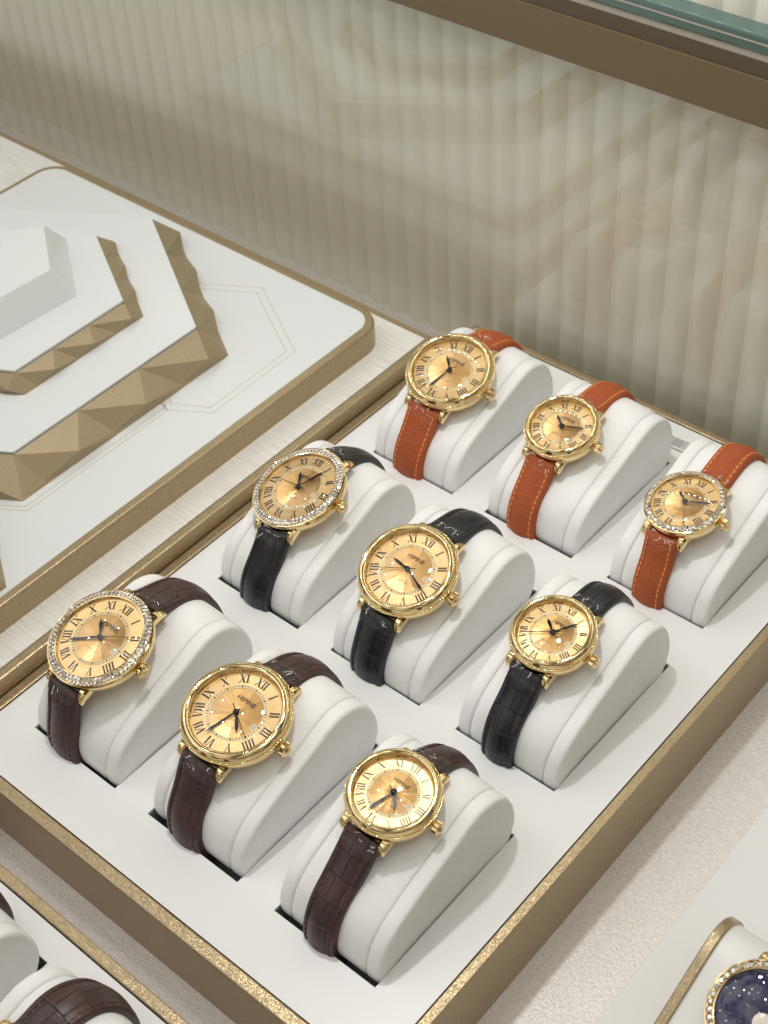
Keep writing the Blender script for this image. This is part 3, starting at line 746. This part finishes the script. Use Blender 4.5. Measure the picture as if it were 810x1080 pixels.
# ------------------------------------------------------------------ display at the lower right
b = MB(); b.box(216.4, 520, -420, 270, -31.9, -24)
tag(b.build('white_board', M['white'], bevel=.3), 'flat white board at the lower right beside the big tray', 'display board')
dp = [(6,-24),(8,-16),(14,-10.5),(43,2.0),(60,9.6),(68,13.0),(74,14.2),(79,12.6),(83,9),(87,3),(90,-5),(92,-14),(92,-24)]
lp = [(p.x, p.y) for p in catmull([(x,z,0) for x,z in dp], 4)]
st = thing('watch_stand', 'wide white sloping watch stand with a gold band along its left edge', 'watch stand', (237, 0, -24))
b = MB(); b.loft([[(x, v, z+24) for v, z in off2(lp[::-1], d)[::-1]] for x, d in ((3.4,.2),(120,.2))]); b.build('stand_body', M['white'], st, smooth=50)
b = MB(); b.loft([[(x, v, z+24) for v, z in off2(lp[::-1], d)[::-1]] for x, d in ((0,-.2),(.4,-.8),(3.0,-.8),(3.4,-.3))]); b.build('gold_band', M['bronze'], st, smooth=50)
nw = watch((263.3,55.5,19.5), (.42,0,0), 16.0, 'gem', 'black', None, 'watch with navy sparkling dial and gem-set gold bezel, cut off at the lower right corner', (0,0,263.3),
      gems=[(.905, 40, 1.0, 0)], navy=True, paths=([(28,-3.5),(18,-8),(9,-14),(6,-22)], [(80,13.5),(86,6.5),(91,-4),(94,-20)]))
b = MB()
for k in range(46):
    r, q = 12.3*math.sqrt(random.random()), random.uniform(0, 2*PI); x, y = r*math.cos(q), r*math.sin(q); s_ = random.choice((.12,.16,.28))
    b.prism([(x+s_*math.cos(2*PI*j/6), y+s_*math.sin(2*PI*j/6)) for j in range(6)], 6.9, 7.0)
b.build('star_dots', M['opal'], nw)
b = MB(); b.lathe([(3.0,6.9),(2.9,7.4),(2.0,7.8),(0,8.0)], 32); b.v = [(x+1.5, y-1.5, z) for x, y, z in b.v]; b.build('moon_disc', M['opal'], nw, smooth=50)

# ------------------------------------------------------------------ barcode label on the tray
bl = thing('barcode_label', 'small white barcode sticker lying on the tray between two orange-strapped watches', 'label', (101, 265.5, -.55))
bl.rotation_euler = (0, 0, math.radians(4))
b = MB(); b.box(-7, 7, -8, 8.5, 0, .12); b.build('paper', M['paper'], bl)
b = MB(); x = -5.6
while x < 5.2:
    wd = random.choice((.25,.35,.55)); b.box(x, x+wd, 2.2, 7.4, .11, .17); x += wd+random.choice((.3,.45,.6))
for yy in (.6, -1.2, -3.2, -5.2):
    x = -5.4
    while x < -1.5 + (4.5 if yy > 0 else 0):
        wd = random.uniform(.5,.9); b.box(x, x+wd, yy-.45, yy+.45, .11, .17); x += wd+.35
b.build('bars', M['black'], bl)

# ------------------------------------------------------------------ camera
cam = bpy.data.cameras.new('camera'); co = bpy.data.objects.new('camera', cam); COL.objects.link(co)
r = Vector((0.7584733, 0.6496781, -0.0513485)); u = Vector((-0.4246124, 0.5524127, 0.7173176)); bk = Vector((0.4943911, -0.5222630, 0.6948516))
m3 = Matrix((r, u, bk)).transposed()
co.matrix_world = Matrix.Translation(Vector((337.381, -164.563, 434.567))*S) @ m3.to_4x4()
cam.sensor_fit = 'VERTICAL'; cam.sensor_height = 24; cam.sensor_width = 18; cam.lens = 35.8957
cam.clip_start = .01; cam.clip_end = 50
cam.dof.use_dof = True; cam.dof.focus_distance = .525; cam.dof.aperture_fstop = 18
scn.camera = co

# ------------------------------------------------------------------ light
w = bpy.data.worlds.new('World'); scn.world = w; w.use_nodes = True
nt = w.node_tree; nt.nodes.clear()
wo = N(nt, 'ShaderNodeOutputWorld'); bg = N(nt, 'ShaderNodeBackground')
tc = N(nt, 'ShaderNodeTexCoord'); nz = N(nt, 'ShaderNodeTexNoise'); nz.inputs['Scale'].default_value = 2.8; nz.inputs['Detail'].default_value = 2
L(nt, tc.outputs['Generated'], nz.inputs['Vector'])       # a shop: dim brown round about, pale patchy ceiling overhead
rp = N(nt, 'ShaderNodeValToRGB'); rp.color_ramp.elements[0].position = .42; rp.color_ramp.elements[1].position = .56
rp.color_ramp.elements[0].color = (.09, .075, .055, 1); rp.color_ramp.elements[1].color = (1.28, 1.3, 1.27, 1)
L(nt, nz.outputs['Fac'], rp.inputs[0])
sp = N(nt, 'ShaderNodeSeparateXYZ'); L(nt, tc.outputs['Generated'], sp.inputs[0])
rz = N(nt, 'ShaderNodeValToRGB'); rz.color_ramp.elements[0].position = .05; rz.color_ramp.elements[1].position = .6
rz.color_ramp.elements[0].color = (.40, .37, .335, 1); rz.color_ramp.elements[1].color = (1.15, 1.13, 1.1, 1)
L(nt, sp.outputs[2], rz.inputs[0])
mx = N(nt, 'ShaderNodeMixRGB', blend_type='MULTIPLY'); mx.inputs[0].default_value = 1
ry = N(nt, 'ShaderNodeValToRGB'); ry.color_ramp.elements[0].position = .08; ry.color_ramp.elements[1].position = .19   # dimmer towards the back of the shop
ry.color_ramp.elements[0].color = (1, 1, 1, 1); ry.color_ramp.elements[1].color = (.30, .275, .24, 1); L(nt, sp.outputs[1], ry.inputs[0])
m2 = N(nt, 'ShaderNodeMixRGB', blend_type='MULTIPLY'); m2.inputs[0].default_value = 1
L(nt, rp.outputs[0], mx.inputs[1]); L(nt, rz.outputs[0], mx.inputs[2]); L(nt, mx.outputs[0], m2.inputs[1]); L(nt, ry.outputs[0], m2.inputs[2]); dt = N(nt, 'ShaderNodeVectorMath', operation='DOT_PRODUCT'); dt.inputs[1].default_value = (.70, -.70, .1); L(nt, tc.outputs['Generated'], dt.inputs[0])
rd = N(nt, 'ShaderNodeValToRGB'); rd.color_ramp.elements[0].position = .45; rd.color_ramp.elements[1].position = .75   # the dark side of the shop behind the photographer
rd.color_ramp.elements[0].color = (1, 1, 1, 1); rd.color_ramp.elements[1].color = (.42, .39, .35, 1); L(nt, dt.outputs['Value'], rd.inputs[0])
m3_ = N(nt, 'ShaderNodeMixRGB', blend_type='MULTIPLY'); m3_.inputs[0].default_value = 1
L(nt, m2.outputs[0], m3_.inputs[1]); L(nt, rd.outputs[0], m3_.inputs[2]); L(nt, m3_.outputs[0], bg.inputs['Color']); bg.inputs['Strength'].default_value = .95
L(nt, bg.outputs[0], wo.inputs[0])
def lamp(name, typ, loc, energy, col=(1,1,1), **kw):
    l = bpy.data.lights.new(name, typ); l.energy = energy; l.color = col
    for k, v in kw.items(): setattr(l, k, v)
    o = bpy.data.objects.new(name, l); COL.objects.link(o); o.location = [c*S for c in loc]; return o
lamp('ceiling_spotlight', 'POINT', (35, 150, 520), 2.8, (1, .985, .965), shadow_soft_size=.016)
for v, n_, st_ in ((-33, 6, 150), (82, 5, 175)):                       # two loose rows of small ceiling LEDs over the counter
    for k in range(n_):
        lamp('ceiling_led', 'POINT', (-430+st_*k+random.uniform(-14, 14), v+random.uniform(-16, 16), 510), random.uniform(.15, .28), (1, .975, .94), shadow_soft_size=.005)
for k in range(34):                       # fine LED strip under the top rail of the glass, facing the trays
    o = lamp('led_strip_diode', 'SPOT', (-270+15*k, 282, 163), .006, (1, .98, .95), shadow_soft_size=.0019, spot_size=math.radians(140), spot_blend=.5)
    o.rotation_euler = Vector((0, -1, -.55)).to_track_quat('-Z', 'Y').to_euler()

scn.view_settings.view_transform = 'Standard'; scn.view_settings.look = 'None'; scn.view_settings.exposure = .1; scn.view_settings.gamma = 1
scn.cycles.use_denoising = True
scn.cycles.max_bounces = 10; scn.cycles.transparent_max_bounces = 16; scn.cycles.glossy_bounces = 5
scn.cycles.sample_clamp_indirect = 6
